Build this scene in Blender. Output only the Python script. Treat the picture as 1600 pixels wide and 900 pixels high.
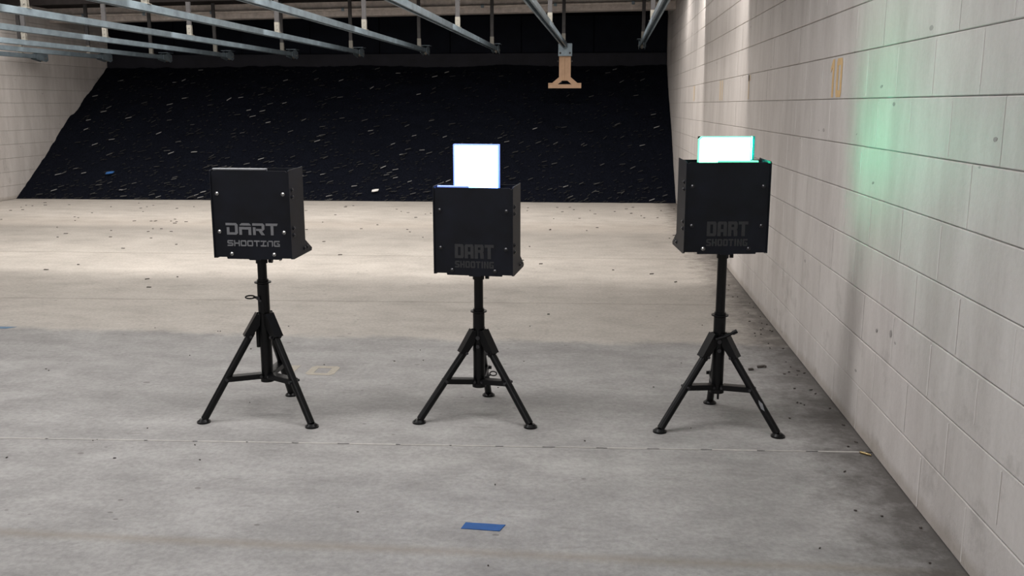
import bpy, bmesh, math, random
from mathutils import Vector, Matrix, noise
random.seed(7)
for o in list(bpy.data.objects): bpy.data.objects.remove(o)
SC = bpy.context.scene; COL = SC.collection
PI = math.pi

# ------------------------------------------------------------------ camera
F_PX, YAW, PITCH, CAM_H = 1460.0, 0.0910, 0.1935, 1.397
cam_d = bpy.data.cameras.new('camera'); cam = bpy.data.objects.new('camera', cam_d); COL.objects.link(cam)
cam_d.sensor_fit = 'HORIZONTAL'; cam_d.sensor_width = 36.0; cam_d.lens = 36.0*F_PX/1600.0
cam_d.clip_start = .05; cam_d.clip_end = 100
cam.location = (0, 0, CAM_H); cam.rotation_euler = (PI/2 - PITCH, 0, YAW)
SC.camera = cam

# ------------------------------------------------------------------ world, exposure
w = bpy.data.worlds.new('world'); SC.world = w; w.use_nodes = True
w.node_tree.nodes['Background'].inputs[0].default_value = (.02, .02, .022, 1)
w.node_tree.nodes['Background'].inputs[1].default_value = 1.0
SC.view_settings.view_transform = 'Standard'; SC.view_settings.look = 'None'
SC.view_settings.gamma = 1.0; SC.view_settings.use_curve_mapping = False
SC.view_settings.exposure = 0.0

# ------------------------------------------------------------------ ceiling lamps and an added fill (above the frame)
def lamp(name, loc, sx, sy, power, col, rx=0.0, spread=PI):
    d = bpy.data.lights.new(name, 'AREA'); d.shape = 'RECTANGLE'; d.size = sx; d.size_y = sy
    d.energy = power; d.color = col; d.spread = spread
    o = bpy.data.objects.new(name, d); COL.objects.link(o); o.location = loc; o.rotation_euler = (rx, 0, 0)
    return o
COOL = (1.0, .975, .96); WARM = (1.0, .945, .885)
lamp('booth_lamp', (-3.0, -1.6, 2.85), 8.0, 1.2, 225, COOL)
lamp('firing_line_lamp', (-3.4, 3.6, 2.93), 8.0, .6, 180, COOL)
lamp('baffle_lamp', (-3.85, 7.71, 2.85), 9.6, .05, 150, WARM)
lamp('baffle_lamp', (-3.85, 10.76, 2.85), 9.6, .05, 150, WARM)
lamp('range_fill', (-4.2, 8.6, 2.93), 8.2, 4.0, 225, WARM)  # unseen fill added to even out the banding on the floor
lamp('trap_lamp', (-3.85, 12.6, 2.88), 9.6, .4, 130, WARM)

# ------------------------------------------------------------------ helpers
def mesh_obj(name, bm, mat, parent=None, smooth=False, kind=None):
    bmesh.ops.recalc_face_normals(bm, faces=bm.faces[:])
    me = bpy.data.meshes.new(name); bm.to_mesh(me); bm.free()
    if mat: me.materials.append(mat)
    if smooth:
        for p in me.polygons: p.use_smooth = True
        try: me.set_sharp_from_angle(angle=math.radians(40))
        except Exception: pass
    o = bpy.data.objects.new(name, me); COL.objects.link(o)
    if parent: o.parent = parent
    if kind: o['kind'] = kind
    return o
def tag(o, label, cat=None, group=None, kind=None):
    if label: o['label'] = label
    if cat: o['category'] = cat
    if group: o['group'] = group
    if kind: o['kind'] = kind
    return o
def empty(name, loc, label, cat, group=None, rz=0.0):
    o = bpy.data.objects.new(name, None); COL.objects.link(o); o.location = loc; o.rotation_euler = (0, 0, rz)
    o.empty_display_size = .1
    return tag(o, label, cat, group)
def linked(name, src, parent, loc):
    o = bpy.data.objects.new(name, src); COL.objects.link(o); o.parent = parent; o.location = loc
    return o
def box(bm, c, s, bev=0.0, rot=None):
    m = Matrix.Translation(Vector(c))
    if rot is not None: m = m @ rot
    r = bmesh.ops.create_cube(bm, size=1.0, matrix=m @ Matrix.Diagonal((s[0], s[1], s[2], 1)))
    if bev > 0:
        es = list({e for v in r['verts'] for e in v.link_edges})
        bmesh.ops.bevel(bm, geom=es, offset=bev, segments=1, affect='EDGES', profile=.5)
def frame(p0, p1):
    d = (Vector(p1)-Vector(p0)); L = d.length; d.normalize()
    return d.to_track_quat('Z', 'Y').to_matrix().to_4x4(), L, (Vector(p0)+Vector(p1))/2
def tube(bm, p0, p1, r, n=16, r2=None):
    R, L, c = frame(p0, p1)
    bmesh.ops.create_cone(bm, cap_ends=True, segments=n, radius1=r, radius2=r if r2 is None else r2, depth=L,
                          matrix=Matrix.Translation(c) @ R)
def bar(bm, p0, p1, wx, wy, bev=0.0):
    R, L, c = frame(p0, p1)
    box(bm, c, (wx, wy, L), bev, R)
def prism(bm, pts, h):                          # pts: 3D polygon, h: extrusion vector
    vs = [bm.verts.new(p) for p in pts]; f = bm.faces.new(vs)
    r = bmesh.ops.extrude_face_region(bm, geom=[f])
    bmesh.ops.translate(bm, verts=[g for g in r['geom'] if isinstance(g, bmesh.types.BMVert)], vec=Vector(h))
def curve_tube(bm, pts, r, n=8):
    for a, b in zip(pts[:-1], pts[1:]): tube(bm, a, b, r, n)

# ------------------------------------------------------------------ materials
def new_mat(name):
    m = bpy.data.materials.new(name); m.use_nodes = True
    nt = m.node_tree; b = nt.nodes['Principled BSDF']
    return m, nt, b
def N(nt, t, **kw):
    n = nt.nodes.new(t)
    for k, v in kw.items():
        if k in n.inputs: n.inputs[k].default_value = v
        else: setattr(n, k, v)
    return n
def ramp(nt, src, stops):
    r = nt.nodes.new('ShaderNodeValToRGB'); nt.links.new(src, r.inputs[0])
    e = r.color_ramp.elements
    while len(e) > len(stops): e.remove(e[-1])
    while len(e) < len(stops): e.new(.5)
    for i, (p, c) in enumerate(stops):
        e[i].position = p; e[i].color = (c, c, c, 1) if not isinstance(c, tuple) else (*c, 1)
    return r
def mix(nt, fac, a, b, mode='MIX'):
    m = nt.nodes.new('ShaderNodeMix'); m.data_type = 'RGBA'; m.blend_type = mode
    for s, v in ((m.inputs[0], fac), (m.inputs[6], a), (m.inputs[7], b)):
        if hasattr(v, 'links') or hasattr(v, 'is_linked'): nt.links.new(v, s)
        elif isinstance(v, tuple): s.default_value = (*v, 1)
        else: s.default_value = v
    return m.outputs[2]
def math_n(nt, op, a, b=None, clamp=False):
    m = nt.nodes.new('ShaderNodeMath'); m.operation = op; m.use_clamp = clamp
    for s, v in ((m.inputs[0], a), (m.inputs[1], b)):
        if v is None: continue
        if hasattr(v, 'is_linked'): nt.links.new(v, s)
        else: s.default_value = v
    return m.outputs[0]
def pos_scaled(nt, s):
    g = nt.nodes.new('ShaderNodeNewGeometry'); mp = nt.nodes.new('ShaderNodeMapping')
    nt.links.new(g.outputs['Position'], mp.inputs['Vector']); mp.inputs['Scale'].default_value = s
    return mp.outputs[0]
def noise_n(nt, vec, scale, detail=6.0, rough=.6):
    n = nt.nodes.new('ShaderNodeTexNoise'); nt.links.new(vec, n.inputs['Vector'])
    n.inputs['Scale'].default_value = scale; n.inputs['Detail'].default_value = detail; n.inputs['Roughness'].default_value = rough
    return n.outputs['Fac']
def bump(nt, b, h, s, d):
    n = nt.nodes.new('ShaderNodeBump'); n.inputs['Strength'].default_value = s; n.inputs['Distance'].default_value = d
    nt.links.new(h, n.inputs['Height']); nt.links.new(n.outputs[0], b.inputs['Normal'])

def concrete():
    m, nt, b = new_mat('concrete_floor')
    p1 = pos_scaled(nt, (1, 1, 1)); ps = pos_scaled(nt, (.9, 1.5, 1))
    big = noise_n(nt, p1, 1.1, 5); mid = noise_n(nt, ps, 3.0, 8, .7); fine = noise_n(nt, p1, 45, 6, .7)
    sp = nt.nodes.new('ShaderNodeSeparateXYZ'); g = nt.nodes.new('ShaderNodeNewGeometry'); nt.links.new(g.outputs['Position'], sp.inputs[0])
    X, Y = sp.outputs[0], sp.outputs[1]
    # grey floor near, tan floor beyond (uneven edge about five and a half metres out)
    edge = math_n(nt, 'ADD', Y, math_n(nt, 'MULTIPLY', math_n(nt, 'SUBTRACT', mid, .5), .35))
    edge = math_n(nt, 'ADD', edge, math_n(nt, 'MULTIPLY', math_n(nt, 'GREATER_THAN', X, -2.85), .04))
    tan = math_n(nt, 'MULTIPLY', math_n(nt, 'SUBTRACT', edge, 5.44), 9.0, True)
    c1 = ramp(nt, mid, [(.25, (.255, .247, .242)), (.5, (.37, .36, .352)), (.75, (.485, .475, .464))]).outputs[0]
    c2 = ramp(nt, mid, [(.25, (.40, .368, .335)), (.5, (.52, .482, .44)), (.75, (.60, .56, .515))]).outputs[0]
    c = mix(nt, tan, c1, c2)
    c = mix(nt, .45, c, ramp(nt, big, [(.3, .62), (.7, 1.0)]).outputs[0], 'MULTIPLY')
    c = mix(nt, .5, c, ramp(nt, fine, [(.32, .5), (.62, 1.0)]).outputs[0], 'MULTIPLY')
    # dark specks and short scuffs
    v = nt.nodes.new('ShaderNodeTexVoronoi'); nt.links.new(pos_scaled(nt, (7, 11, 1)), v.inputs['Vector']); v.inputs['Scale'].default_value = 1.0
    thr = math_n(nt, 'MULTIPLY', ramp(nt, noise_n(nt, p1, 2.3, 3), [(.42, 0.0), (.7, 1.0)]).outputs[0], .13)
    spk = math_n(nt, 'LESS_THAN', v.outputs['Distance'], thr)
    c = mix(nt, math_n(nt, 'MULTIPLY', spk, .55), c, (.09, .08, .075))
    sc = noise_n(nt, pos_scaled(nt, (1.2, 6, 1)), 4.5, 3, .5)
    c = mix(nt, math_n(nt, 'MULTIPLY', ramp(nt, sc, [(.66, 0.0), (.74, 1.0)]).outputs[0], .28), c, (.14, .125, .115))
    # wandering brown drag line near the front
    ln = math_n(nt, 'ABSOLUTE', math_n(nt, 'SUBTRACT', math_n(nt, 'ADD', Y, math_n(nt, 'MULTIPLY', math_n(nt, 'SUBTRACT', big, .5), .05)), 2.73))
    c = mix(nt, math_n(nt, 'MULTIPLY', math_n(nt, 'SUBTRACT', 1.0, math_n(nt, 'MULTIPLY', ln, 24.0), True), .5), c, (.24, .205, .16))
    # rubber dust swept into a band before the trap
    bd = math_n(nt, 'ABSOLUTE', math_n(nt, 'SUBTRACT', math_n(nt, 'ADD', Y, math_n(nt, 'MULTIPLY', mid, .8)), 11.2))
    c = mix(nt, math_n(nt, 'MULTIPLY', math_n(nt, 'SUBTRACT', 1.0, math_n(nt, 'MULTIPLY', bd, 1.5), True), .42), c, (.26, .22, .185))
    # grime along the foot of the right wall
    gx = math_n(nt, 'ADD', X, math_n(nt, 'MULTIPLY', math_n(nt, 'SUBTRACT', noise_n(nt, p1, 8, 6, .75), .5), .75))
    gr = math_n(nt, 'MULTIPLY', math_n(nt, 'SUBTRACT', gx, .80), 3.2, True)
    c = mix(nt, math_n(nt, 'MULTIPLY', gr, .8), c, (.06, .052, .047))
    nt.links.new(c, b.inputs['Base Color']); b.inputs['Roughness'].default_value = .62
    b.inputs['Specular IOR Level'].default_value = .35
    h = math_n(nt, 'ADD', fine, math_n(nt, 'MULTIPLY', mid, 2.0))
    bump(nt, b, h, .35, .006)
    return m
def painted_block(name, base, stain):
    m, nt, b = new_mat(name)
    oi = nt.nodes.new('ShaderNodeObjectInfo')
    p1 = pos_scaled(nt, (1, 1, 1)); pv = pos_scaled(nt, (2.2, 2.2, .55))
    n1 = noise_n(nt, pv, 2.2, 7, .65); n2 = noise_n(nt, p1, 60, 5, .7); n3 = noise_n(nt, p1, 5, 6, .7)
    c = mix(nt, ramp(nt, n1, [(.35, 0.0), (.75, 1.0)]).outputs[0], base, stain)
    c = mix(nt, .14, c, ramp(nt, oi.outputs['Random'], [(0.0, .72), (1.0, 1.0)]).outputs[0], 'MULTIPLY')
    c = mix(nt, .15, c, ramp(nt, n2, [(.3, .6), (.6, 1.0)]).outputs[0], 'MULTIPLY')
    v = nt.nodes.new('ShaderNodeTexVoronoi'); nt.links.new(pos_scaled(nt, (1, 2.4, 5.5)), v.inputs['Vector']); v.inputs['Scale'].default_value = 1.35
    spk = math_n(nt, 'LESS_THAN', v.outputs['Distance'], math_n(nt, 'MULTIPLY', ramp(nt, noise_n(nt, p1, 3, 2), [(.45, 0.0), (.62, 1.0)]).outputs[0], .09))
    c = mix(nt, math_n(nt, 'MULTIPLY', spk, .5), c, (.14, .125, .12))
    # scuffed grey patches low down on the wall
    sp = nt.nodes.new('ShaderNodeSeparateXYZ'); g = nt.nodes.new('ShaderNodeNewGeometry'); nt.links.new(g.outputs['Position'], sp.inputs[0])
    low = math_n(nt, 'MULTIPLY', math_n(nt, 'SUBTRACT', 1.0, sp.outputs[2]), 1.6, True)
    sc = math_n(nt, 'MULTIPLY', ramp(nt, n3, [(.56, 0.0), (.72, 1.0)]).outputs[0], low)
    c = mix(nt, math_n(nt, 'MULTIPLY', sc, .5), c, (.27, .25, .235))
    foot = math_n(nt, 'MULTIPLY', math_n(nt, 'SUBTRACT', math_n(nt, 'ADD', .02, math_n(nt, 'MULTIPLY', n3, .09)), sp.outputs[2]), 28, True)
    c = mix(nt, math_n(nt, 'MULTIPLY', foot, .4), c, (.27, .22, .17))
    nt.links.new(c, b.inputs['Base Color']); b.inputs['Roughness'].default_value = .55
    b.inputs['Specular IOR Level'].default_value = .4
    bump(nt, b, math_n(nt, 'ADD', n2, math_n(nt, 'MULTIPLY', n3, .8)), .3, .004)
    return m
def plain(name, col, rough=.5, metal=0.0, var=.25, scale=12, bstr=.15, spec=.5):
    m, nt, b = new_mat(name)
    p = nt.nodes.new('ShaderNodeTexCoord').outputs['Object']
    n = noise_n(nt, p, scale, 6, .65)
    lo = tuple(x*(1-var) for x in col); hi = tuple(min(1, x*(1+var)) for x in col)
    nt.links.new(ramp(nt, n, [(.3, lo), (.7, hi)]).outputs[0], b.inputs['Base Color'])
    b.inputs['Roughness'].default_value = rough; b.inputs['Metallic'].default_value = metal
    b.inputs['Specular IOR Level'].default_value = spec
    if bstr: bump(nt, b, noise_n(nt, p, scale*8, 3), bstr, .001)
    return m
def glow(name, col, strength):
    m, nt, b = new_mat(name)
    b.inputs['Base Color'].default_value = (.6, .6, .6, 1)
    b.inputs['Emission Color'].default_value = (*col, 1); b.inputs['Emission Strength'].default_value = strength
    return m
def rubber():
    m, nt, b = new_mat('granulated_rubber')
    p = pos_scaled(nt, (1, 1, 1))
    n = noise_n(nt, p, 9, 8, .75); f = noise_n(nt, p, 42, 6, .8)
    nt.links.new(ramp(nt, f, [(.4, (.0035, .0045, .008)), (.62, (.009, .0108, .0185)), (.74, (.03, .034, .048))]).outputs[0], b.inputs['Base Color'])
    b.inputs['Roughness'].default_value = .95; b.inputs['Specular IOR Level'].default_value = .05
    bump(nt, b, math_n(nt, 'ADD', n, f), .8, .03)
    return m
M = dict(
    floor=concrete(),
    block=painted_block('painted_block', (.66, .625, .605), (.49, .455, .435)),
    mortar=plain('painted_mortar', (.43, .405, .39), .8),
    joint=plain('pale_joint_paint', (.66, .63, .61), .6, var=.05),
    black_ceiling=plain('black_ceiling', (.021, .018, .018), .9, spec=.1),
    beam=plain('taupe_beam_paint', (.50, .45, .42), .6),
    lip=plain('pale_conduit', (.52, .47, .43), .5),
    sheet=plain('black_rubber_sheet', (.006, .0075, .0125), .85, spec=.1, scale=4),
    strip=plain('dark_grey_header_strip', (.015, .0155, .022), .7, spec=.2, scale=3),
    rubber=rubber(),
    galv=plain('galvanised_steel', (.23, .29, .335), .42, .5, .3, 6),
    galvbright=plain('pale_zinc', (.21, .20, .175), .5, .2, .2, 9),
    dark=plain('dark_hanger_steel', (.045, .043, .045), .6, .2),
    board=plain('tan_cardboard', (.56, .37, .245), .8, 0, .12, 6),
    plate=plain('black_armour_plate', (.0042, .0056, .0108), .5, 0.0, .45, 7, .1, .24),
    tripod=plain('black_powder_coat', (.0025, .0027, .0034), .36, 0.0, .2, 20, .1, .24),
    bolt=plain('dark_bolt', (.05, .05, .055), .28, .7, .2, 30),
    brightbolt=plain('worn_bolt', (.35, .35, .35), .25, .9, .2, 30),
    silver=plain('silver_print', (.19, .195, .21), .6, 0, .12, 40),
    ghost=plain('grey_print', (.0215, .0225, .026), .6, 0, .2, 40),
    panelgrey=plain('unlit_panel', (.22, .23, .25), .35, 0, .1),
    blue=glow('blue_lit_panel', (.10, .28, 1.0), 16.0),
    bluerim=glow('blue_lit_rim', (.012, .16, 1.0), 1.25),
    green=glow('green_lit_panel', (.085, 1.0, .56), 14.0),
    edgelight=glow('green_streak_emitter', (.02, 1.0, .5), 420.0),
    greenrim=glow('green_lit_rim', (.005, .85, .42), 1.2),
    tape=plain('blue_tape', (.005, .075, .27), .55, 0, .12, 30),
    oldtape=plain('dusty_blue_tape', (.10, .19, .30), .7, 0, .12, 30),
    yellow=plain('faded_yellow_paint', (.66, .45, .22), .7, 0, .12, 25),
    faint=plain('worn_yellow_paint', (.62, .51, .38), .7, 0, .06, 25),
    floorpaint=plain('worn_floor_paint', (.375, .34, .285), .7, 0, .12, 40),
    brass=plain('brass', (.36, .27, .13), .35, .8),
    crumb=plain('rubber_crumb', (.07, .06, .053), .9),
    sealant=plain('pale_joint_sealant', (.43, .41, .39), .8, 0, .2, 20),
    scuff=plain('grey_scuff', (.33, .31, .30), .8),
    white=plain('white_scrap', (.75, .74, .72), .7),
    bluescrap=plain('blue_scrap', (.02, .10, .30), .6),
)

# ------------------------------------------------------------------ room shell
XR, XL, YB, YN = 1.137, -8.78, 16.5, -4.0
def ceil_z(x): return 3.03 + .013*(x-XR)             # the ceiling falls a little to the left
FZ = -.02
bm = bmesh.new(); box(bm, ((XL+XR)/2, 6.4, -.11), (XR-XL+.5, 21.4, .16))
floor = mesh_obj('floor', bm, M['crumb'], kind='structure')
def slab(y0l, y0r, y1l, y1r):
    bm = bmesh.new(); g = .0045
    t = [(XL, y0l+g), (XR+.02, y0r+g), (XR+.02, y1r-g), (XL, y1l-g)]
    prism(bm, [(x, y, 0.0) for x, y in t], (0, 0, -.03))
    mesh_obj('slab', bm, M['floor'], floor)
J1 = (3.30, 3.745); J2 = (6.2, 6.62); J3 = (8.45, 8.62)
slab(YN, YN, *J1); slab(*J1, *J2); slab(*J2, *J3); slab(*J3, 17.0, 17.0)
bm = bmesh.new()
for i in range(46):                                   # crumbled pale sealant standing in the joint
    a = i/46; b2 = (i+random.uniform(.75, 1.0))/46
    xa, xb = XL+(XR-XL)*a, XL+(XR-XL)*b2; ya, yb = J1[0]+(J1[1]-J1[0])*a, J1[0]+(J1[1]-J1[0])*b2
    wd = random.uniform(.003, .006)
    prism(bm, [(xa, ya-wd, .0015), (xb, yb-wd, .0015), (xb, yb+wd, .0015), (xa, ya+wd, .0015)], (0, 0, -.02))
mesh_obj('joint_sealant', bm, M['sealant'], floor, kind='stuff')

bm = bmesh.new()
zl, zr = ceil_z(XL-.2), ceil_z(XR+.2)
prism(bm, [(XL-.2, YN-.2, zl), (XR+.2, YN-.2, zr), (XR+.2, YB+.3, zr), (XL-.2, YB+.3, zl)], (0, 0, .15))
mesh_obj('ceiling', bm, M['black_ceiling'], kind='structure')
bm = bmesh.new(); box(bm, ((XL+XR)/2, YN-.1, 1.5), (XR-XL+.4, .2, 3.1)); mesh_obj('wall_near', bm, M['mortar'], kind='structure')
bm = bmesh.new(); box(bm, ((XL+XR)/2, YB+.2, 1.5), (XR-XL+.4, .2, 3.1)); wall_far = mesh_obj('wall_far', bm, M['sheet'], kind='structure')
# header above the trap: rubber sheets, then a dark grey strip at the bottom
bm = bmesh.new(); box(bm, ((XL+XR)/2, YB-.03, 2.15), (XR-XL-.01, .06, .235), .006)
mesh_obj('header_strip', bm, M['strip'], wall_far)
nsh = 8; sw = (XR-XL)/nsh
for i in range(nsh):
    bm = bmesh.new(); x0 = XL+sw*i
    box(bm, (x0+sw/2, YB+.02+random.uniform(0, .012), 2.58), (sw-.012, .05, .62), .005)
    mesh_obj('rubber_sheet', bm, M['sheet'], wall_far)

# block walls
C, BL = .2032, .4064
def wall_mesh(name, x, sgn):
    bm = bmesh.new(); box(bm, (x+sgn*.11, (YN+YB)/2, 1.5), (.205, YB-YN+.4, 3.06))
    return mesh_obj(name, bm, M['mortar'], kind='structure')
wall_r = wall_mesh('wall_right', XR+.001, 1); wall_l = wall_mesh('wall_left', XL-.001, -1)
def block_mesh(L):
    bm = bmesh.new(); h = (C-.0034)/2; l = (L-.0006)/2; q = .0028
    prism(bm, [(-.025, -l, -h+q), (-.025+q, -l, -h), (.025-q, -l, -h), (.025, -l, -h+q), (.025, -l, h-q), (.025-q, -l, h), (-.025+q, -l, h), (-.025, -l, h-q)], (0, 2*l, 0))
    bmesh.ops.recalc_face_normals(bm, faces=bm.faces[:])
    me = bpy.data.meshes.new('concrete_block'); bm.to_mesh(me); bm.free(); me.materials.append(M['block']); return me
BM = block_mesh(BL)
def lay(wall, xf, sgn, y0, y1, k0, k1, phase, far_split):
    rest = bmesh.new(); nrest = 0; placed = 0
    for k in range(k0, k1):
        ph = phase[k % 2]; j = math.ceil((y0-ph)/BL-.5)
        while ph+BL*(j+.5) < y1:
            yc = ph+BL*(j+.5); zc = C*(k+.5)+.0015
            pos = (xf+sgn*(.025+random.uniform(-.0008, .0008)), yc, zc)
            if far_split(yc, k):
                o = linked('concrete_block', BM, wall, pos); placed += 1
                o.rotation_euler = (0, 0, random.uniform(-.0015, .0015))
            else:
                box(rest, pos, (.05, BL-.0012, C-.0034)); nrest += 1
            j += 1
    if nrest: mesh_obj('far_blocks', rest, M['block'], wall, kind='stuff')
    else: rest.free()
    return placed
def vis_top(y): return CAM_H + y*.118
lay(wall_r, XR, 1, -.6, 16.7, 0, 15, (2.785, 2.98), lambda y, k: 2.1 < y < 11.0 and C*k < vis_top(y)+.05)
lay(wall_l, XL, -1, 11.2, 16.7, 0, 15, (12.0, 12.2), lambda y, k: True)
# paint-filled upright joints that stand a little pale on the near blocks
bm = bmesh.new()
for k in range(0, 12):
    for j in range(-1, 14):
        y = (2.785, 2.98)[k % 2]+BL*j
        if not 2.2 < y < 7.0 or random.random() < .22: continue
        z0, z1 = C*k+.012, C*(k+1)-.012
        if random.random() < .3: z0 += random.uniform(0, .08)
        wd = random.uniform(.005, .009)
        box(bm, (XR-.0006, y+random.uniform(-.003, .003), (z0+z1)/2), (.0024, wd, z1-z0), .0009)
mesh_obj('mortar_joint', bm, M['joint'], wall_r, kind='stuff')

# ceiling beam with its conduit, and the light baffles above the frame
def ybeam(x): return 14.75
bm = bmesh.new()
for y, h0, h1 in ((14.78, 0.0, .105), (14.83, .10, .245)):
    pass
def beam_box(bm, y0, y1, d0, d1, x0=XL+.005, x1=XR-.005):
    a, b2 = ceil_z(x0), ceil_z(x1)
    prism(bm, [(x0, y0, a-d1), (x1, y0, b2-d1), (x1, y0, b2-d0), (x0, y0, a-d0)], (0, y1-y0, 0))
beam_box(bm, 14.72, 15.02, .002, .105); beam_box(bm, 14.75, 14.98, .105, .215)
mesh_obj('ceiling_beam', bm, M['beam'], kind='structure')
con = empty('conduit', (XR-.1, 14.69, ceil_z(XR-.1)-.118), 'pale thin conduit running along the front of the taupe ceiling beam', 'conduit')
bm = bmesh.new(); xa = XL+.1-(XR-.1)
tube(bm, (0, 0, 0), (xa, 0, .013*xa), .019, 12); mesh_obj('pipe', bm, M['lip'], con, True)
for u in (-.55, -1.72, -2.83, -3.92, -5.0, -6.06, -7.1, -8.2, -9.2):
    bm = bmesh.new(); x = u; z = .013*x
    box(bm, (x, .004, z), (.05, .052, .05), .006); tube(bm, (x, -.02, z), (x, -.045, z), .012, 8)
    mesh_obj('pipe_clamp', bm, M['galv'], con)
for y in (7.63, 10.68):
    bm = bmesh.new(); beam_box(bm, y, y+.05, .002, .40); b_ = mesh_obj('ceiling_baffle', bm, M['black_ceiling'], kind='structure')

# ------------------------------------------------------------------ granulated rubber trap
bm = bmesh.new(); NX, NV = 260, 84; grid = []
for i in range(NX+1):
    row = []; x = XL+.004+(XR-XL-.008)*i/NX; yb = 13.38+.25*i/NX
    for j in range(NV+1):
        v = j/NV
        y = yb+(16.42-yb)*v; z = -.03+2.085*(v**.97)
        n = noise.noise(Vector((x*.9, v*3.2, 1)))*.055+noise.noise(Vector((x*4.5, v*14, 4)))*.028+noise.noise(Vector((x*15, v*40, 9)))*.014
        n *= min(1.0, v*9+.15)
        row.append(bm.verts.new((x, y-n*.5, max(-.03, z+n*.85))))
    grid.append(row)
for i in range(NX):
    for j in range(NV): bm.faces.new((grid[i][j], grid[i+1][j], grid[i+1][j+1], grid[i][j+1]))
berm = mesh_obj('rubber_berm', bm, M['rubber'], smooth=False)
tag(berm, 'sloping black berm of shredded rubber filling the far end of the range', 'bullet trap', kind='stuff')
for p in berm.data.polygons: p.use_smooth = True
def berm_point(x, v):
    i = (x-XL-.004)/(XR-XL-.008)*NX; i = max(0, min(NX-1, int(i))); j = max(0, min(NV-1, int(v*NV)))
    me = berm.data; k = i*(NV+1)+j
    return Vector(me.vertices[k].co)
def chip(bm, p, L, W, T, yaw, pitch, lay_col=None, val=1.0):
    R = Matrix.Rotation(pitch, 4, 'X') @ Matrix.Rotation(yaw, 4, 'Z')
    f0 = len(bm.faces)
    pts = [(-L/2, -W*.3, 0), (-L*.2, -W/2, T*.3), (L*.35, -W*.4, 0), (L/2, W*.2, T*.2), (L*.1, W/2, 0), (-L*.4, W*.35, T*.3)]
    m = Matrix.Translation(p) @ R
    prism(bm, [m @ Vector(q) for q in pts], (m.to_3x3() @ Vector((0, 0, T))))
    if lay_col:
        bm.faces.ensure_lookup_table()
        for f in bm.faces[f0:]:
            for l in f.loops: l[lay_col] = (val, val, val, 1)
def attr_mat(name):
    m, nt, b = new_mat(name); a = nt.nodes.new('ShaderNodeAttribute'); a.attribute_name = 'shade'
    nt.links.new(a.outputs['Color'], b.inputs['Base Color']); b.inputs['Roughness'].default_value = .7
    return m
bm = bmesh.new(); lc = bm.loops.layers.color.new('shade')
SL = math.atan2(2.03, 2.95)
for i in range(2000):
    x = random.uniform(XL+.15, XR-.1); v = random.random()**1.7*.97+.012
    p = berm_point(x, v); big = random.random()
    if abs(x+3.27) < .16 and v < .12: continue
    L = .035+.075*big**4; W = .007+.009*big**3
    val = random.choice((.025, .035, .05, .07, .11)) if big < .86 else random.choice((.12, .2, .3, .5))
    chip(bm, p+Vector((0, -.016, .02)), L, W, .006, random.gauss(.5, .2), SL+random.uniform(-.3, .3), lc, val)
scr = mesh_obj('paper_scraps', bm, attr_mat('scrap_shades'), berm)
tag(scr, 'pale torn scraps and bullet fluff scattered over the black rubber berm', kind='stuff')
def scrap(name, x, v, L, W, mat, label):
    bm = bmesh.new(); chip(bm, Vector((0, 0, 0)), L, W, .012, .3, SL)
    o = mesh_obj(name, bm, mat); o.location = berm_point(x, v)+Vector((0, -.02, .03)); tag(o, label, 'scrap')
scrap('blue_scrap', -7.45, .165, .13, .055, M['bluescrap'], 'small blue scrap lying low on the rubber berm near the left wall')
scrap('white_scrap', -3.27, .062, .11, .05, M['white'], 'largest white scrap at the foot of the berm, between the first and second target')
# crumbs thrown out on the floor
bm = bmesh.new()
for i in range(170):
    y = 13.5-abs(random.gauss(0, 3.2)); x = random.uniform(XL+.1, XR-.05)
    if not 6 < y < 13.1: continue
    chip(bm, Vector((x, y, .0005)), random.uniform(.015, .045), random.uniform(.008, .016), .005, random.gauss(.5, .4), 0)
for i in range(45):
    y = random.uniform(2.4, 7.5); x = XR-.02-abs(random.gauss(0, .09))
    chip(bm, Vector((x, y, .0005)), random.uniform(.006, .02), random.uniform(.004, .009), .004, random.uniform(0, 3), 0)
for i in range(40):
    chip(bm, Vector((random.uniform(-3, 1), random.uniform(2.5, 6), .0005)), random.uniform(.004, .012), random.uniform(.003, .006), .003, random.uniform(0, 3), 0)
tag(mesh_obj('rubber_crumbs', bm, M['crumb']), 'black rubber crumbs strewn over the concrete floor before the berm', 'debris', kind='stuff')

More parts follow.
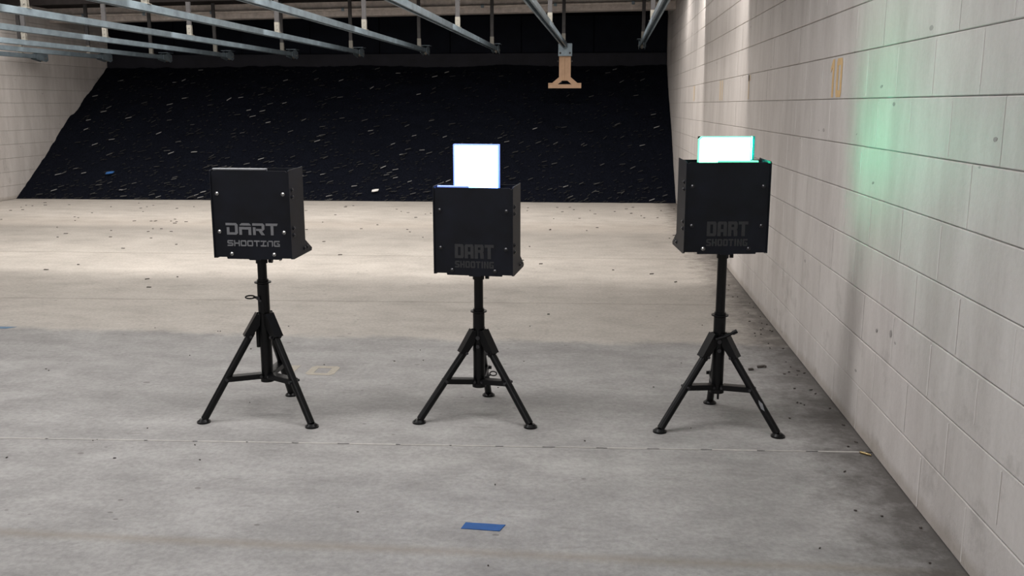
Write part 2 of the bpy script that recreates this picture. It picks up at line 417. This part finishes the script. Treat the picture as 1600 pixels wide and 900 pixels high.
# ------------------------------------------------------------------ target rails under the ceiling
RAILS = [  # end x, end y, end z
    (.646, 15.0, 2.287), (-.538, 15.0, 2.268), (-1.62, 15.0, 2.228), (-2.737, 15.0, 2.208), (-3.798, 15.0, 2.184),
    (-4.883, 15.0, 2.159), (-5.951, 15.0, 2.144), (-6.991, 15.0, 2.118), (-7.85, 14.7, 2.112), (-8.5, 13.98, 2.085)]
ORD = ['first', 'second', 'third', 'fourth', 'fifth', 'sixth', 'seventh', 'eighth', 'ninth', 'tenth']
PROF = [(-.036, 0), (-.036, .06), (.036, .06), (.036, 0), (.018, 0), (.018, .012), (.022, .012), (.026, .006), (.030, .006), (.030, .054),
        (-.030, .054), (-.030, .006), (-.026, .006), (-.022, .012), (-.018, .012), (-.018, 0)]
SKEW = .0123
for i, (x, y, z) in enumerate(RAILS):
    extra = ' carrying the tan target holder' if i == 1 else ''
    r = empty('target_rail', (x, y, z), f'{ORD[i]} galvanised overhead target rail counted from the right wall'+extra, 'rail', 'overhead target rails')
    bm = bmesh.new(); L = 17.0
    prism(bm, [(px, 0, pz) for px, pz in PROF], (-SKEW*L, -L, 0))
    mesh_obj('channel', bm, M['galv'], r)
    for q, d in enumerate((.5, 3.75, 7.0, 10.25, 13.5)):
        hx = -SKEW*d; top = ceil_z(x+hx)-z-.001
        bm = bmesh.new(); bar(bm, (hx, -d, .18), (hx, -d, top), .052, .03, .003)
        h = mesh_obj('hanger', bm, M['dark'], r)
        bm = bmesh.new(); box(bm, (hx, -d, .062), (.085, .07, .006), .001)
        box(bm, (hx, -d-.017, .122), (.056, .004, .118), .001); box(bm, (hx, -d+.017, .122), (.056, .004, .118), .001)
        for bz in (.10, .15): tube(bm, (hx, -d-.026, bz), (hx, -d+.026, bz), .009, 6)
        mesh_obj('hanger_end_plates', bm, M['galvbright'], h)  # lower end paler than the dark strut above
    if i == 1: continue                                # this rail ends in the carrier
    # end stop: two cheek plates round a pulley, with a cover plate
    bm = bmesh.new()
    for s in (-1, 1):
        prism(bm, [(s*.045, -.20, -.01), (s*.045, .04, -.045), (s*.045, .10, -.02), (s*.045, .10, .07), (s*.045, -.02, .10), (s*.045, -.2, .062)], (s*.005, 0, 0))
    box(bm, (0, -.01, .103), (.16, .2, .006), .001); box(bm, (0, .10, .025), (.098, .006, .09), .001)
    e = mesh_obj('end_bracket', bm, M['galv'], r)
    bm = bmesh.new(); tube(bm, (-.014, .03, .01), (.014, .03, .01), .045, 18); tube(bm, (-.06, .03, .01), (.06, .03, .01), .01, 8)
    mesh_obj('pulley', bm, M['galvbright'], e, True)

# carrier and the tan target holder
cx, cy, cz = RAILS[1]
car = empty('target_carrier', (cx, cy+.0745, cz-.048), 'grey clamp carrier at the end of the second rail, gripping the tan holder', 'carrier')
bm = bmesh.new()
box(bm, (0, -.07, .02), (.215, .008, .19), .002); box(bm, (0, .07, .02), (.215, .008, .19), .002); box(bm, (0, 0, .114), (.19, .148, .006), .001)
mesh_obj('clamp_plate', bm, M['galv'], car)
for sx in (-.075, .075):
    bm = bmesh.new(); tube(bm, (sx, -.074, -.03), (sx, -.092, -.03), .016, 6); mesh_obj('bolt', bm, M['dark'], car)
hold = empty('target_holder', (cx-.003, cy+.0745, 1.65), 'tan cardboard target holder hanging from the rail, like an upturned letter Y', 'target holder')
bm = bmesh.new(); box(bm, (-.0462, 0, .31), (.092, .016, .38), .003); mesh_obj('post_board', bm, M['board'], hold)
bm = bmesh.new(); box(bm, (.0462, 0, .31), (.092, .016, .38), .003); mesh_obj('post_board', bm, M['board'], hold)
for s in (-1, 1):
    bm = bmesh.new(); bar(bm, (s*.04, -.012, .17), (s*.19, -.012, .045), .012, .075, .002); mesh_obj('brace_board', bm, M['board'], hold)
    bm = bmesh.new(); box(bm, (s*.105, 0, .42), (.028, .03, .022), .003); mesh_obj('clip', bm, M['dark'], hold)
bm = bmesh.new(); box(bm, (0, 0, .035), (.52, .035, .062), .004); mesh_obj('bottom_bar', bm, M['board'], hold)
bm = bmesh.new(); box(bm, (-.22, -.02, .072), (.08, .012, .03), .003); mesh_obj('end_tab', bm, M['board'], hold)
bm = bmesh.new(); box(bm, (.22, -.02, .07), (.08, .012, .03), .003); mesh_obj('end_tab', bm, M['board'], hold)

# ------------------------------------------------------------------ lettering
def R_(x0, y0, x1, y1): return [(x0, y0), (x1, y0), (x1, y1), (x0, y1)]
def glyph(ch, a, b):                                   # a: upright stroke, b: level stroke, in a unit box
    c = min(a, b)*.6
    right = [(1-a, 0), (1-c, 0), (1, c), (1, 1-c), (1-c, 1), (1-a, 1)]
    left = [(a, 0), (c, 0), (0, c), (0, 1-c), (c, 1), (a, 1)]
    T, B, Md = R_(a, 1-b, 1-a, 1), R_(a, 0, 1-a, b), R_(a, .5-b/2, 1-a, .5+b/2)
    return {
        'D': [R_(0, 0, a, 1), T, B, right], 'O': [left, right, T, B], '0': [left, right, T, B],
        'A': [[(0, 0), (a, 0), (a, 1), (c, 1), (0, 1-c)], [(1-a, 0), (1, 0), (1, 1-c), (1-c, 1), (1-a, 1)], T, R_(a, .28, 1-a, .28+b)],
        'R': [R_(0, 0, a, 1), T, R_(a, .42, 1-a, .42+b), [(1-a, .42), (1-c, .42), (1, .42+c), (1, 1-c), (1-c, 1), (1-a, 1)], [(1-a*1.15, .42), (1-a*.1, .42), (1, .3), (1, 0), (1-a, 0)]],
        'T': [R_(0, 1-b, 1, 1), R_(.5-a/2, 0, .5+a/2, 1-b)],
        'S': [[(a, .5-b/2), (0, .5-b/2+c), (0, 1-c), (c, 1), (a, 1)], R_(a, 1-b, 1, 1), Md, [(1-a, 0), (1-c, 0), (1, c), (1, .5+b/2-c), (1-a, .5+b/2)], R_(0, 0, 1-a, b)],
        'H': [R_(0, 0, a, 1), R_(1-a, 0, 1, 1), Md], 'I': [R_(.5-a/2, 0, .5+a/2, 1)],
        'N': [R_(0, 0, a, 1), R_(1-a, 0, 1, 1), [(a, 1), (a, 1-b*1.4), (1-a, 0), (1-a, b*1.4)]],
        'G': [left, T, B, R_(1-a, b, 1, .5), R_(.5, .5-b*.5, 1-a, .5+b*.5), R_(1-a, 1-b, 1, 1), R_(1-a, 0, 1, b)],
        '1': [R_(.42, 0, .42+a, 1), [(.42, 1), (.1, .8), (.1, .66), (.42, .78)]],
        # segmented techno letters
        'd': [[(0, .8), (0, 1), (.86, 1), (1, .86), (1, .14), (.86, 0), (.08, 0), (.08, .64), (.3, .64), (.3, .2), (.77, .2), (.77, .8)]],
        'a': [[(.06, .8), (.06, .86), (.22, 1), (.84, 1), (.98, .86), (.98, .8)], [(0, 0), (0, .68), (1, .68), (1, 0), (.77, 0), (.77, .46), (.23, .46), (.23, 0)]],
        'r': [[(0, .8), (0, 1), (.86, 1), (1, .86), (1, .5), (.86, .36), (.3, .36), (.3, .53), (.77, .53), (.77, .8)], R_(.04, 0, .26, .66), [(.5, .36), (.78, .36), (1, 0), (.72, 0)]],
        't': [[(0, .8), (0, 1), (1, 1), (.93, .8)], R_(.4, 0, .63, .8)],
        'z': [R_(0, 1-b, 1, 1), R_(0, 0, 1, b), [(.33, b), (.33+a, b), (.47+a, 1-b), (.47, 1-b)]],
        'n': [R_(0, 0, a, .8), R_(a, .8, 1-a, 1), right],
    }[ch]
def lettering(text, x0, z0, wid, hei, gap, a, b, place, wide=None):
    """one mesh of flat print; place(u, v) maps text coordinates to 3D and returns (point, normal)"""
    bm = bmesh.new(); ws = [(wide or {}).get(ch, 1.0) for ch in text]; unit = (wid-gap*(len(text)-1))/sum(ws); x = x0
    for ch, wch in zip(text, ws):
        for poly in glyph(ch, a/wch if wch < 1 else a, b):
            pts = [place(x+u*unit*wch, z0+v*hei) for u, v in poly]
            prism(bm, [p for p, n in pts], pts[0][1]*.0008)
        x += unit*wch+gap
    return bm

# ------------------------------------------------------------------ tripod stands
def tripod(loc, z_top, hub_top, mast_bot, collar, label, handle, rs=.168, rz=-.03):
    """z_top: underside of the target box; hub_top / collar: heights above the floor"""
    t = empty('tripod_stand', (loc[0], loc[1], 0), label, 'tripod', 'tripod stands', rz)
    bm = bmesh.new(); tube(bm, (0, 0, mast_bot), (0, 0, collar-.008), .0262, 24); tube(bm, (0, 0, mast_bot-.004), (0, 0, mast_bot+.014), .031, 24)
    tube(bm, (0, 0, hub_top-.10), (0, 0, hub_top-.004), .0275, 24)
    mast = mesh_obj('mast', bm, M['tripod'], t, True)
    bm = bmesh.new(); tube(bm, (0, 0, collar-.02), (0, 0, z_top-.012), .0205, 24); mesh_obj('inner_pole', bm, M['tripod'], t, True)
    bm = bmesh.new(); tube(bm, (0, 0, collar-.003), (0, 0, collar+.002), .037, 28); tube(bm, (0, 0, collar+.002), (0, 0, collar+.012), .025, 20)
    mesh_obj('collar', bm, M['tripod'], t, True)
    bm = bmesh.new(); tube(bm, (0, 0, z_top-.03), (0, 0, z_top-.002), .026, 20); box(bm, (0, 0, z_top-.003), (.10, .08, .006), .002)
    tube(bm, (.03, .01, z_top-.02), (.046, .01, z_top-.02), .011, 10)
    mesh_obj('pole_head', bm, M['tripod'], t, True)
    r0, r1, rf = .030, .070, .285; zs = hub_top-.105
    for ang in (210, 330, 90):
        a = math.radians(ang); d = Vector((math.cos(a), math.sin(a), 0)); n = Vector((-d.y, d.x, 0))
        def P(r, z): return d*r+Vector((0, 0, z))
        foot = P(rf, .016); top = P(r1-.012, zs+.022)
        # U-shaped sleeve bracket folded over the leg head
        bm = bmesh.new()
        for s in (-1, 1):
            prism(bm, [P(.02, hub_top)+n*s*.0185, P(.036, hub_top-.002)+n*s*.0185, P(r1+.022, zs+.008)+n*s*.0185, P(r1+.004, zs-.012)+n*s*.0185, P(.026, hub_top-.055)+n*s*.0185], n*s*.004)
        prism(bm, [P(.034, hub_top)-n*.0225, P(.034, hub_top)+n*.0225, P(r1+.024, zs+.006)+n*.0225, P(r1+.024, zs+.006)-n*.0225], d*.003+Vector((0, 0, .002)))
        br = mesh_obj('leg_bracket', bm, M['tripod'], t)
        bm = bmesh.new(); c = P(r1-.002, zs+.004); tube(bm, c-n*.03, c+n*.03, .0065, 8); mesh_obj('pivot_bolt', bm, M['bolt'], br, True)
        bm = bmesh.new(); tube(bm, top, foot, .0165, 18); leg = mesh_obj('leg', bm, M['tripod'], t, True)
        if handle == 'lever' and ang == 330:
            bm = bmesh.new(); q = top.lerp(foot, .66); ax = (foot-top).normalized(); nn = Vector((-.2, -1, .35)); nn = (nn-ax*nn.dot(ax)).normalized(); sd = ax.cross(nn)
            q += nn*.0158; prism(bm, [q-ax*.026-sd*.002, q-ax*.004-sd*.009, q+ax*.028-sd*.001, q+ax*.012+sd*.007, q-ax*.012+sd*.004], nn*.0016)
            mesh_obj('scratch', bm, M['silver'], leg)
        bm = bmesh.new(); fc = P(rf+.004, 0)
        tube(bm, fc+Vector((0, 0, .0005)), fc+Vector((0, 0, .007)), .030, 26); tube(bm, fc+Vector((0, 0, .007)), fc+Vector((0, 0, .017)), .027, 26, .018)
        mesh_obj('foot', bm, M['tripod'], leg, True)
        # flat link from the foot of the mast to the leg
        k = (rs-r1)/(rf-r1); zl = zs+.02+(.016-zs-.02)*k
        bm = bmesh.new(); a0, a1 = P(.026, mast_bot+.024), P(rs-.004, zl)
        for s in (-1, 1):
            dd = (a1-a0).normalized(); up = Vector((0, 0, 1)); up = (up-dd*up.dot(dd)).normalized()
            o1 = n*s*.019
            prism(bm, [a0+o1-up*.011, a1+o1-up*.011, a1+o1+up*.011, a0+o1+up*.011], n*s*.003)
        prism(bm, [a0-n*.019+up*.009, a1-dd*.02-n*.019+up*.009, a1-dd*.02+n*.019+up*.009, a0+n*.019+up*.009], up*.003)
        st = mesh_obj('brace', bm, M['tripod'], t)
        bm = bmesh.new(); tube(bm, a1-n*.028, a1+n*.028, .0065, 8); mesh_obj('brace_bolt', bm, M['bolt'], st, True)
        bm = bmesh.new(); tube(bm, a0+dd*.006-n*.026, a0+dd*.006+n*.026, .006, 8)
        mesh_obj('brace_bolt', bm, M['bolt'], st, True)
    if handle == 'pin':        # ring pin sticking out to the left of the mast
        z = .548; bm = bmesh.new()
        tube(bm, (-.024, -.004, z), (-.045, -.006, z+.002), .006, 8)
        pts = [(-.06+.022*math.cos(q), -.006+.010*math.sin(q), z+.002+.005*math.sin(q*1.0)) for q in [k*PI/6 for k in range(13)]]
        curve_tube(bm, pts, .0035, 6); mesh_obj('lock_pin', bm, M['tripod'], t, True)
        bm = bmesh.new(); tube(bm, (-.012, -.024, z+.004), (-.012, -.036, z+.004), .009, 8); mesh_obj('lock_bolt', bm, M['bolt'], t, True)
        bm = bmesh.new(); tube(bm, (-.004, -.024, z-.008), (-.004, -.032, z-.008), .006, 8); mesh_obj('lock_bolt', bm, M['bolt'], t, True)
        bm = bmesh.new(); box(bm, (-.031, -.004, hub_top-.10), (.016, .022, .12), .002); mesh_obj('guide_plate', bm, M['tripod'], t)
    elif handle == 'lever':    # clamp lever rising to the right
        z = .402; bm = bmesh.new(); curve_tube(bm, [(-.018, -.04, z-.006), (.02, -.045, z+.008), (.062, -.05, z+.032)], .0065, 8)
        tube(bm, (.052, -.049, z+.026), (.07, -.051, z+.037), .0095, 10); tube(bm, (0, -.024, z), (0, -.046, z), .008, 8)
        mesh_obj('clamp_lever', bm, M['tripod'], t, True)
        bm = bmesh.new(); tube(bm, (.004, -.02, mast_bot-.002), (.004, -.02, mast_bot-.03), .005, 8); mesh_obj('chain_stub', bm, M['tripod'], t, True)
    else:                      # ring pin at the lower hub
        bm = bmesh.new(); zc = mast_bot+.052
        pts = [(.062+.016*math.cos(q), .02, zc+.010*math.sin(q)) for q in [k*PI/6 for k in range(13)]]
        curve_tube(bm, pts, .0028, 6); tube(bm, (.02, .015, zc-.02), (.05, .02, zc-.006), .004, 8); mesh_obj('lock_pin', bm, M['tripod'], t, True)
    if handle != 'pin':
        bm = bmesh.new(); tube(bm, (0, -.026, hub_top-.035), (0, -.034, hub_top-.035), .010, 8); mesh_obj('hub_bolt', bm, M['bolt'], t, True)
        bm = bmesh.new(); tube(bm, (0, -.026, hub_top-.075), (0, -.036, hub_top-.075), .009, 8)
        mesh_obj('hub_bolt', bm, M['bolt'], t, True)
    # knob on the rear leg
    a = math.radians(90); sx = -1 if handle == 'lever' else 1
    bm = bmesh.new(); rr = .16; zz = zs*.60; tube(bm, (sx*.014, rr, zz), (sx*.034, rr, zz), .008, 8); mesh_obj('leg_knob', bm, M['tripod'], t, True)
    return t

# ------------------------------------------------------------------ pop-up targets
W_, H_, D_ = .345, .392, .17
def target(loc, rz, label, style, state):
    t = empty('popup_target', loc, label, 'target', 'pop-up light targets', rz)
    y0 = -D_/2; tk = .005
    bm = bmesh.new(); w2 = W_/2-.001
    out = [(-w2, .008), (-.12, .008), (-.118, 0), (-.02, 0), (-.018, -.004), (.03, -.004), (.032, 0), (.128, 0), (.13, .006), (w2, .006),
           (w2, H_-.012), (w2-.006, H_-.012), (w2-.012, H_-.008), (-w2+.012, H_-.008), (-w2+.006, H_-.012), (-w2, H_-.012)]
    prism(bm, [(x, y0, z) for x, z in out], (0, tk, 0)); fp = mesh_obj('front_plate', bm, M['plate'], t)
    for s in (-1, 1):
        bm = bmesh.new(); x = s*(W_/2)
        poly = [(y0-.004, .004), (y0+.02, 0), (.165, .006), (.17, .018), (D_/2, .066), (D_/2, H_+.002), (D_/2-.012, H_), (y0+.006, H_-.004), (y0-.004, H_-.01)]
        prism(bm, [(x, y, z) for y, z in poly], (s*tk, 0, 0)); sp = mesh_obj('side_plate', bm, M['plate'], t)
        for (y, z) in ((y0+.028, .302), (y0+.028, .272), (y0+.028, .136), (y0+.028, .106), (.07, .03), (.105, .03)):
            bm = bmesh.new(); xo = x+s*tk; tube(bm, (xo, y, z), (xo+s*.004, y, z), .0085, 10); tube(bm, (xo+s*.004, y, z), (xo+s*.008, y, z), .0065, 10, .003)
            mesh_obj('bolt', bm, M['bolt'], sp, True)
    bm = bmesh.new(); box(bm, (0, D_/2-tk/2, H_/2), (W_-.002, tk, H_-.012)); mesh_obj('back_plate', bm, M['plate'], t)
    bm = bmesh.new(); box(bm, (0, 0, .012), (W_-.002, D_-2*tk, .008)); mesh_obj('bottom_plate', bm, M['plate'], t)
    for x, z in ((-.148, .285), (.148, .285), (-.146, .12), (.146, .12), (-.095, .023), (.097, .023)):
        bm = bmesh.new(); tube(bm, (x, y0, z), (x, y0-.004, z), .0085, 12); tube(bm, (x, y0-.004, z), (x, y0-.0085, z), .0075, 12, .0035)
        worn = (style == 'techno' and z > .2 and x > 0) or (style != 'techno' and loc[0] > 0 and z < .05 and x < 0)
        b_ = mesh_obj('bolt', bm, M['brightbolt'] if worn or style == 'techno' else M['bolt'], fp, True)
    place = lambda u, v: (Vector((u, y0-.0001, v)), Vector((0, -1, 0)))
    if style == 'techno':
        bm = lettering('dart', -.118, .107, .236, .051, .006, .2, .2, place); mesh_obj('lettering', bm, M['silver'], fp)
        bm = lettering('SHOOTznG', -.114, .057, .237, .026, .004, .2, .22, place); mesh_obj('lettering', bm, M['silver'], fp)
    else:
        dx = 0.004
        bm = lettering('DART', -.086+dx, .076, .174, .062, .004, .36, .2, place); mesh_obj('lettering', bm, M['ghost'], fp)
        bm = lettering('SHOOTING', -.086+dx, .034, .174, .030, .003, .34, .22, place, {'I': .45}); mesh_obj('lettering', bm, M['ghost'], fp)
    # the pop-up light panel in its slot
    if state == 'down': xa, xb, zt = -.165, .075, H_-.002; face = rim = M['panelgrey']
    elif state == 'blue': xa, xb, zt = -.106, .100, .566; face, rim = M['blue'], M['bluerim']
    else: xa, xb, zt = -.113, .112, .488; face, rim = M['green'], M['greenrim']
    zb = .02+.06; f = .0065 if state == 'blue' else .0045; th = .014; ch = .012 if state == 'green' else .003
    if state == 'down':
        bm = bmesh.new(); box(bm, ((xa+xb)/2, y0+.018, (zb+zt)/2), (xb-xa, .012, zt-zb), .002)
        box(bm, ((xa+xb)/2, y0+.012, zt), (xb-xa, .024, .008), .002)
        p = mesh_obj('light_panel', bm, face, t); p['label'] = 'grey unlit light panel dropped into its slot'
        return t
    yp = .004
    bm = bmesh.new()
    prism(bm, [(xa+f, yp-th/2-.001, zb), (xb-f, yp-th/2-.001, zb), (xb-f, yp-th/2-.001, zt-f), (xa+f+ch, yp-th/2-.001, zt-f), (xa+f, yp-th/2-.001, zt-f-ch)], (0, th*.5, 0))
    p = mesh_obj('light_panel', bm, face, t); p['label'] = f'{state} glowing light panel'
    bm = bmesh.new()
    for poly in (R_(xa, zb, xa+f, zt-ch), R_(xb-f, zb, xb, zt-f), [(xa, zt-ch), (xa+f, zt-ch-f*.4), (xa+f+ch, zt-f), (xb, zt-f), (xb, zt), (xa+ch, zt)]):
        prism(bm, [(u, yp-th/2, v) for u, v in poly], (0, th, 0))
    mesh_obj('panel_rim', bm, rim, p)
    bm = bmesh.new(); box(bm, ((xa+xb)/2, yp+th/2+.003, (zb+zt)/2), (xb-xa, .005, zt-zb), .001); mesh_obj('panel_back', bm, M['plate'], p)
    if state == 'green':    # added unseen emitter for the wall streak; an added plate blocks light behind
        bm = bmesh.new(); box(bm, (xb+.0012, yp, (zb+.31+zt)/2), (.002, th*.7, zt-.004-zb-.31)); mesh_obj('streak_emitter', bm, M['edgelight'], p)
        bm = bmesh.new(); box(bm, (xb+.008, yp+th/2+.003, (zb+.30+zt)/2), (.018, .005, zt-zb-.30)); mesh_obj('streak_shield', bm, M['plate'], p)
    # lit slot edge behind the front plate
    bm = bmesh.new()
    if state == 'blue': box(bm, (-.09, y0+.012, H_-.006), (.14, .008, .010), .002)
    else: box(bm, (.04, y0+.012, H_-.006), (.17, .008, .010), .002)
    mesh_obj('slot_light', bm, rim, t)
    return t
SL_, SM_, SR_ = (-1.484, 3.99), (-.522, 4.073), (.543, 4.05)
ZL, ZM, ZR = .736, .664, .779
tripod(SL_, ZL, .480, .165, .620, 'black tripod stand under the unlit target, leftmost of the three', 'pin', .186)
tripod(SM_, ZM, .405, .140, .488, 'black tripod stand under the blue lit target, middle of the three', 'ring')
tripod(SR_, ZR, .418, .150, .497, 'black tripod stand under the green lit target, nearest the right wall', 'lever')
target((SL_[0]-.002, SL_[1], ZL), math.radians(-2), 'black armoured target box with bright silver lettering and its panel down, unlit', 'techno', 'down')
target((SM_[0]-.003, SM_[1], ZM), math.radians(-6), 'black armoured target box with a tall blue glowing panel raised', 'block', 'blue')
target((SR_[0]-.010, SR_[1], ZR), math.radians(6), 'black armoured target box with a low green glowing panel half raised', 'block', 'green')

# ------------------------------------------------------------------ paint marks, tape, small litter
wp = lambda yc, zc: (lambda u, v: (Vector((XR-.0010, yc-u, zc+v)), Vector((-1, 0, 0))))
bm = lettering('10', -.115, -.09, .23, .182, .02, .32, .18, wp(4.74, 1.523)); mesh_obj('painted_number', bm, M['yellow'], wall_r)
def strokes(rects, yc, zc, mat):
    bm = bmesh.new(); pl = wp(yc, zc)
    for r in rects:
        pts = [pl(u, v) for u, v in R_(*r)]; prism(bm, [p for p, n in pts], pts[0][1]*.0008)
    mesh_obj('painted_mark', bm, mat, wall_r)
strokes([(-.03, -.09, .02, .09), (-.03, .045, .07, .09)], 7.42, 1.53, M['faint'])
strokes([(-.12, -.09, -.03, .09), (.04, -.09, .11, .09)], 9.06, 1.53, M['faint'])
strokes([(-.08, -.09, .06, .09)], 11.6, 1.53, M['faint'])
for (y, z, L, wd) in ((3.98, 1.47, .035, .012), (3.80, 1.40, .03, .016), (2.83, 1.30, .03, .014), (4.0, 1.08, .03, .012), (3.62, .53, .028, .03), (3.80, .50, .02, .016), (4.05, .26, .03, .012), (4.3, 1.27, .02, .006)):
    bm = bmesh.new(); pl = wp(y, z); k = random.uniform(-.2, .3)
    pts = [pl(u*L, v*wd+k*u*L) for u, v in ((-.5, -.1), (-.2, -.5), (.3, -.4), (.5, .1), (.1, .5), (-.4, .4))]
    prism(bm, [p for p, n in pts], pts[0][1]*.0007); mesh_obj('scuff_mark', bm, M['scuff'], wall_r)
fpl = lambda u, v: (Vector((-1.62+u, 4.63+v, .0004)), Vector((0, 0, 1)))
bm = lettering('10', -.08, 0, .33, .17, .02, .26, .22, fpl); mesh_obj('painted_number', bm, M['floorpaint'], floor)
def tape(pts, label, mat='tape'):
    cx = sum(p[0] for p in pts)/4; cy = sum(p[1] for p in pts)/4
    bm = bmesh.new(); prism(bm, [(x-cx, y-cy, .0003) for x, y in pts], (0, 0, .0012))
    bmesh.ops.subdivide_edges(bm, edges=[e for e in bm.edges if e.calc_length() > .08], cuts=5)
    for v in bm.verts:
        if v.co.z > .001: v.co.z += random.uniform(0, .0012)
    o = mesh_obj('masking_tape', bm, M[mat]); o.location = (cx, cy, 0); tag(o, label, 'tape', 'blue floor tape marks')
tape([(-.437, 2.896), (-.305, 2.888), (-.290, 2.937), (-.427, 2.944)], 'short strip of blue tape on the concrete in front of the targets')
tape([(-4.1, 5.455), (-3.73, 5.468), (-3.69, 5.515), (-4.1, 5.505)], 'strip of blue tape on the floor at the left edge, where grey floor meets tan', 'oldtape')
cs = empty('spent_casing', (1.105, 3.715, .0055), 'spent brass cartridge casing on the floor against the right wall', 'casing', rz=-.75)
bm = bmesh.new(); tube(bm, (-.021, 0, 0), (.014, 0, 0), .0052, 14); tube(bm, (.014, 0, 0), (.019, 0, 0), .0052, 14, .0036); tube(bm, (.019, 0, 0), (.024, 0, 0), .0036, 14); mesh_obj('case', bm, M['brass'], cs, True)
bm = bmesh.new(); tube(bm, (-.024, 0, 0), (-.0225, 0, 0), .0053, 14); mesh_obj('rim', bm, M['brass'], cs, True)
for k, (x, y, L, wd, lab) in enumerate(((.835, 4.93, .03, .014, 'dark rubber chip on the floor behind the green lit target, farther from the wall'),
                                       (.90, 4.99, .055, .02, 'larger dark rubber chip on the floor near the right wall, behind the green lit target'))):
    bm = bmesh.new(); chip(bm, Vector((0, 0, 0)), L, wd, .009, .5, 0); chip(bm, Vector((L*.4, wd*.4, 0)), L*.5, wd*.8, .007, 1.2, 0)
    o = mesh_obj('rubber_chip', bm, M['crumb']); o.location = (x, y, .0006); tag(o, lab, 'chip')
